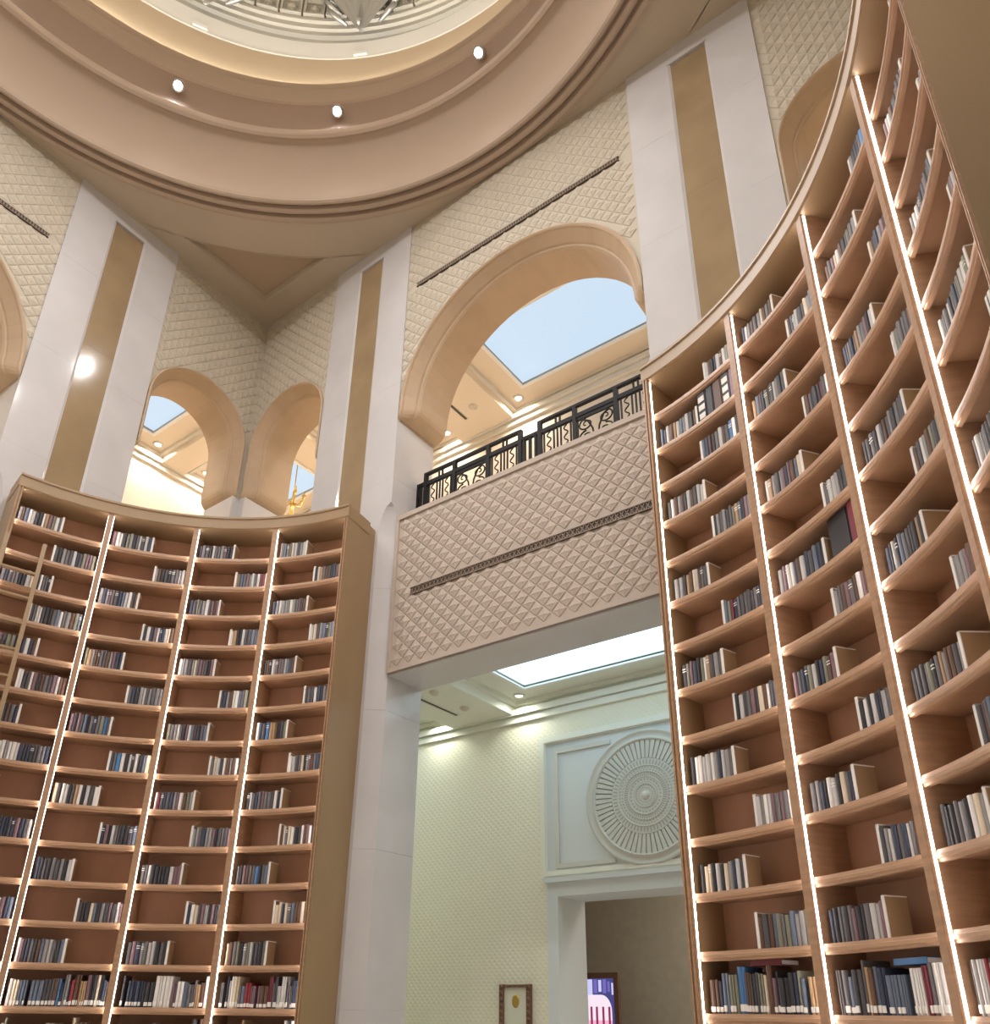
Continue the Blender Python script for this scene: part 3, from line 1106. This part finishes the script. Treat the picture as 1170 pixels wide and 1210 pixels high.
# ------------------------------------------------------------------ books
PAL = [('black', (.035, .034, .04)), ('charcoal', (.075, .072, .08)), ('dark grey', (.14, .13, .135)), ('mid grey', (.27, .26, .26)), ('pale grey', (.50, .49, .48)),
       ('white', (.72, .70, .67)), ('cream', (.66, .56, .42)), ('navy', (.04, .05, .085)), ('slate blue', (.13, .16, .22)), ('bright blue', (.08, .20, .42)),
       ('dark brown', (.12, .065, .045)), ('tan', (.40, .26, .14)), ('maroon', (.17, .03, .045)), ('olive grey', (.20, .20, .15)), ('dusty plum', (.20, .12, .14)), ('red', (.30, .04, .05))]
for nm, c in PAL:
    mat('book_'+nm.replace(' ', '_'), c, .5, .4)
WEI = [12, 13, 12, 8, 7, 7, 3, 8, 4, .5, 8, 2, .6, 5, 6, 0]
WEI_FULL = [8, 8, 7, 5, 8, 14, 6, 5, 6, 2, 9, 3, 5, 4, 5, 1]
# unit book: rounded spine towards -x (to the room), thickness y, height z
ub = MB()
pl = [(0, -.36), (-.04, -.2), (-.055, 0), (-.04, .2), (0, .36)]
ub.prism([(.0, -.5), (-.05, -.40), (-.075, -.15), (-.075, .15), (-.05, .40), (.0, .5), (1, .5), (1, -.5)], 0, 1)
UB = ub.mesh('book', ['book_black'])
sb = MB().box(-.085, .0, -.42, .42, .05, .20)
LBL = sb.mesh('spine_label', ['label_white'])
bands = MB()
for z in (.80, .70):
    bands.box(-.082, .0, -.42, .42, z, z+.035)
BND = bands.mesh('title_band', ['label_white'])
rb = random.Random(11)
ORD = ['', 'first', 'second', 'third', 'fourth', 'fifth', 'sixth', 'seventh', 'eighth', 'ninth', 'tenth', 'eleventh', 'twelfth', 'thirteenth', 'fourteenth', 'fifteenth', 'sixteenth', 'seventeenth', 'eighteenth',
       'nineteenth', 'twentieth'] + ['%d%s' % (n, {1: 'st', 2: 'nd', 3: 'rd'}.get(n % 10, 'th')) for n in range(21, 60)]
BOOKS = []   # (sgn, bay, k, idx_from_parapet, angle, r, z, depth, thick, height, colour, label?, band?)
BENDS = []   # bookends


def fill(sgn, bay, k, full, at_arch, frac, cut=0.):
    """bay counted from the parapet side; at_arch: the row starts at the divider on the parapet side"""
    a0 = A0+BAY*bay
    pad = math.degrees((DIV/2+.03)/BR)
    lo, hi = a0+pad, a0+BAY-pad
    if full:
        ang = lo
        lim = hi
        stepdir = 1
    elif at_arch:
        ang, lim, stepdir = lo, lo+(hi-lo)*frac, 1
    else:
        ang, lim, stepdir = hi, hi-(hi-lo)*frac, -1
    row = []
    hb = rb.choice([.205, .215, .225])
    prevc = None
    while True:
        if full:
            t = rb.choice([.016, .02, .025, .03, .035, .045])
            h = rb.choice([.22, .24, .26, .30, .21, .25])
            ci = rb.choices(range(16), WEI_FULL)[0]
            if prevc is not None and rb.random() < .45:
                ci, h = prevc
            prevc = (ci, h)
            dep = .20
        else:
            t = rb.uniform(.026, .046)
            h = hb+rb.uniform(-.012, .012)
            ci = rb.choices(range(16), WEI)[0]
            dep = .17
        da = math.degrees(t/BR)
        if (stepdir > 0 and ang+da > lim) or (stepdir < 0 and ang-da < lim):
            break
        row.append([sgn, bay, k, 0, ang+stepdir*da/2, BR+(.085 if not full else .075)+rb.uniform(0, .012), ZK(k)+.013, dep, t*.94, h, ci, full and rb.random() < .8, (not full) and rb.random() < .08])
        ang += stepdir*da
        if full and rb.random() < .03:
            ang += .5
    row.sort(key=lambda r: r[4])
    for i, r in enumerate(row):
        r[3] = i+1
        BOOKS.append(r)
    if not full and row:
        BENDS.append((sgn, bay, k, ang+stepdir*math.degrees(.008/BR), stepdir))


for sgn in (1, -1):
    for bay in range(4):
        for k in range(-1, 14):
            if k <= 0:
                fill(sgn, bay, k, True, True, 1)
                continue
            if sgn > 0:
                at_arch = (k % 2 == 0)          # even rows at the parapet side
                fr_ = rb.uniform(.40, .52)
                if bay == 3:
                    fr_ += .10
            else:
                at_arch = (k % 2 == 1) if bay == 1 else (k % 2 == 0)
                fr_ = rb.uniform(.40, .55)
                if bay == 1 and k == 7:
                    fr_ = .56
            fill(sgn, bay, k, False, at_arch, fr_)


def place(sgn, ang, r):
    a = rad(ang) if sgn > 0 else -rad(ang)
    return (BC+r*cos(a), sgn*BC+r*sin(a)), a


def score(bk):
    (x, y), a = place(bk[0], bk[4], bk[5])
    q = project((x, y, bk[6]+bk[9]/2))
    if not (0 < q[0] < 1170 and 0 < q[1] < 1206):
        return 0
    return (bk[8]*bk[9])/(q[2]**2)


BOOKS.sort(key=score, reverse=True)
CASEN = {1: 'far', -1: 'near'}
mesh_by_col = {}
for ci, (nm, c) in enumerate(PAL):
    me = UB.copy()
    me.name = 'book'
    me.materials[0] = MATS['book_'+nm.replace(' ', '_')]
    mesh_by_col[ci] = me


def rowname(k):
    return ORD[14-k]+' shelf down'


for bk in BOOKS[:300]:
    sgn, bay, k, idx, ang, r, z, dep, t, h, ci, lab, band = bk
    (x, y), a = place(sgn, ang, r)
    o = inst('book', mesh_by_col[ci], None, (x, y, z), a, (dep, t, h),
             label='%s book, %s from the parapet side, %s, %s bay of %s bookcase' % (PAL[ci][0], ORD[idx], rowname(k), ORD[bay+1], CASEN[sgn]),
             category='book', group='books in the %s bookcase' % CASEN[sgn])
    if lab:
        inst('spine_label', LBL, o)
    if band:
        inst('title_band', BND, o)
rest = MB()
usedm = ['book_'+nm.replace(' ', '_') for nm, c in PAL]+['label_white']
for bk in BOOKS[300:]:
    sgn, bay, k, idx, ang, r, z, dep, t, h, ci, lab, band = bk
    (x, y), a = place(sgn, ang, r)
    ca, sa = cos(a), sin(a)
    tr = lambda p: (x+p[0]*dep*ca-p[1]*t*sa, y+p[0]*dep*sa+p[1]*t*ca, z+p[2]*h)
    rest.add([tr(p) for p in ub.v], ub.f, ci)
    if lab:
        rest.add([tr(p) for p in sb.v], sb.f, 16)
    if band:
        rest.add([tr(p) for p in bands.v], bands.f, 16)
rest.build('remaining_books', usedm, None, kind='stuff', label='the many smaller-looking books filling the other shelf rows of both bookcases', category='books')

# bookends: thin tan board with a pale folded edge
be = MB()
be.box(0, .165, -.008, .008, 0, .235)
BEM = be.mesh('board', ['wood_panel'])
ee = MB()
ee.box(-.006, .0, -.012, .012, 0, .24)
ee.box(-.006, .165, -.012, .012, .235, .242)
EEM = ee.mesh('pale_edge', ['label_white'])
for sgn, bay, k, ang, sd in BENDS:
    if sd < 0 and sgn < 0:
        pass
    (x, y), a = place(sgn, ang, BR+.09)
    q = project((x, y, ZK(k)+.1))
    if not (-20 < q[0] < 1190 and -20 < q[1] < 1220):
        continue
    o = empty('bookend', (x, y, ZK(k)+.013), label='tan bookend closing the book row, %s, %s bay of %s bookcase' % (rowname(k), ORD[bay+1], CASEN[sgn]), category='bookend', group='bookends')
    o.rotation_euler = (0, 0, a)
    inst('board', BEM, o)
    inst('pale_edge', EEM, o)


# larger folios and boxes
def folio(name, label, sgn, bay, k, f0, f1, h, matn, dep=.22, r=.07, patches=0, cat='folio'):
    pad = math.degrees((DIV/2+.02)/BR)
    lo, hi = A0+BAY*bay+pad, A0+BAY*(bay+1)-pad
    a = lo+(hi-lo)*(f0+f1)/2
    wid = rad((hi-lo)*(f1-f0))*BR
    (x, y), aa = place(sgn, a, BR+r)
    o = empty(name, (x, y, ZK(k)+.013), label=label, category=cat)
    o.rotation_euler = (0, 0, aa)
    MB().box(0, dep, -wid/2, wid/2, 0, h).build('case', matn, o)
    MB().box(-.006, 0, -wid/2+.01, wid/2-.01, .012, h-.012).build('front_board', matn, o)
    for j in range(patches):
        z = .03+j*(h-.05)/patches
        MB().box(-.012, -.006, -wid*.36, wid*.36, z, z+(h-.05)/patches*.62).build('white_label', 'label_white', o)


folio('document_box', 'black document box with white square labels, second shelf down, near bookcase', -1, 0, 12, .50, .60, .33, 'book_black', patches=3, cat='box')
folio('document_box', 'plain black document box beside the labelled one, second shelf down', -1, 0, 12, .605, .69, .335, 'book_black', cat='box')
folio('document_box', 'wide dark brown document box, second shelf down in the near bookcase', -1, 0, 12, .695, .80, .335, 'book_dark_brown', cat='box')
folio('document_box', 'charcoal document box with white square labels next to the maroon box', -1, 0, 12, .805, .90, .335, 'book_charcoal', patches=3, cat='box')
folio('document_box', 'maroon document box at the row end, second shelf down, near bookcase', -1, 0, 12, .905, .985, .335, 'book_dusty_plum', cat='box')
folio('folio_volume', 'large black folio standing on the seventh shelf down of the near bookcase', -1, 1, 7, .58, .81, .345, 'book_black', r=.10)
folio('folio_volume', 'large maroon folio standing beside the black folio, near bookcase', -1, 1, 7, .82, .99, .345, 'book_maroon', r=.09)
# flat volumes lying on top of the full row
def flatbook(label, sgn, bay, f, matn):
    a_ = A0+BAY*(bay+f)
    zz = max(b_[9] for b_ in BOOKS if b_[0] == sgn and b_[1] == bay and b_[2] == 0 and abs(b_[4]-a_) < 2.7)+.014
    (x, y), aa = place(sgn, a_, BR+.08)
    o = empty('lying_book', (x, y, ZK(0)+zz), label=label, category='book')
    o.rotation_euler = (0, 0, aa)
    MB().box(0, .19, -.13, .13, 0, .004).build('cover', matn, o)
    MB().box(0, .19, -.13, .13, .031, .035).build('cover', matn, o)
    MB().box(0, .005, -.13, .13, .004, .031).build('spine', matn, o)
    MB().box(.006, .185, -.125, .125, .004, .031).build('page_block', 'label_white', o)


flatbook('blue book lying flat on top of the crowded eye-level row, near bookcase', -1, 1, .62, 'book_bright_blue')
flatbook('dark red book lying flat on top of the eye-level row, first bay, near bookcase', -1, 0, .52, 'book_maroon')

# ------------------------------------------------------------------ ladder against the far bookcase
lad = empty('library_ladder', (BC, BC, 0), label='wooden rolling ladder leaning against the far curved bookcase', category='ladder')
def lp(ang, z):
    r = 3.40-.42*(6.62-z)/6.62
    a = rad(ang)
    return (r*cos(a), r*sin(a), z)
for ang in (72.4, 79.2):
    pts = [lp(ang, 0), lp(ang, 6.62)]
    b = MB()
    for p, q in [(pts[0], pts[1])]:
        a = rad(ang)
        tx, ty = -sin(a), cos(a)
        nx, ny = cos(a), sin(a)
        b.loft([[(p0[0]+tx*i*.022+nx*j*.035, p0[1]+ty*i*.022+ny*j*.035, p0[2]) for i, j in ((-1, -1), (1, -1), (1, 1), (-1, 1))] for p0 in (p, q)])
    b.build('side_rail', 'wood_panel', lad)
for k in range(20):
    z = .35+.325*k
    if z > 6.5:
        break
    p, q = Vector(lp(72.4, z)), Vector(lp(79.2, z))
    b = MB()
    d = (q-p).normalized()
    nrm = Vector((d.y, -d.x, 0))
    b.loft([[tuple(c+nrm*i*.03+Vector((0, 0, j*.012))) for i, j in ((-1, -1), (1, -1), (1, 1), (-1, 1))] for c in (p, q)])
    b.build('rung', 'wood_panel', lad)
for ang in (72.4, 79.2):
    MB(lambda x, y, z: tuple(Vector(lp(ang, .05))+Vector((x, y, z-.05)))).lathe([(.0, 0), (.035, 0), (.045, .02), (.035, .06), (0, .06)], 12).build('caster', 'iron', lad)

# ------------------------------------------------------------------ gilded sconce seen through the small arch
sco = empty('gilded_chandelier', (7.42, 6.68, 10.45), label='small gilded chandelier glimpsed through the small arch above the far bookcase', category='chandelier')
MB().tube([(0, 0, .6), (0, 0, 1.25)], .012, 6).build('chain', 'gold', sco)
MB().lathe([(0, 0), (.09, 0), (.10, .03), (.04, .06), (.03, .30), (.05, .34), (.03, .38), (.025, .62), (.0, .64)], 14).build('stem', 'gold', sco, True)
for k in range(6):
    a = 2*PI*k/6
    pts = [(0, 0, .35), (.10*cos(a), .10*sin(a), .30), (.20*cos(a), .20*sin(a), .36), (.22*cos(a), .22*sin(a), .48)]
    MB().tube(pts, [.018, .016, .014, .02], 6).build('arm', 'gold', sco, True)
    MB(lambda x, y, z: (x+.22*cos(a), y+.22*sin(a), z)).lathe([(0, .48), (.035, .48), (.045, .50), (.012, .51), (.012, .60), (0, .60)], 10).build('candle_cup', 'gold', sco, True)
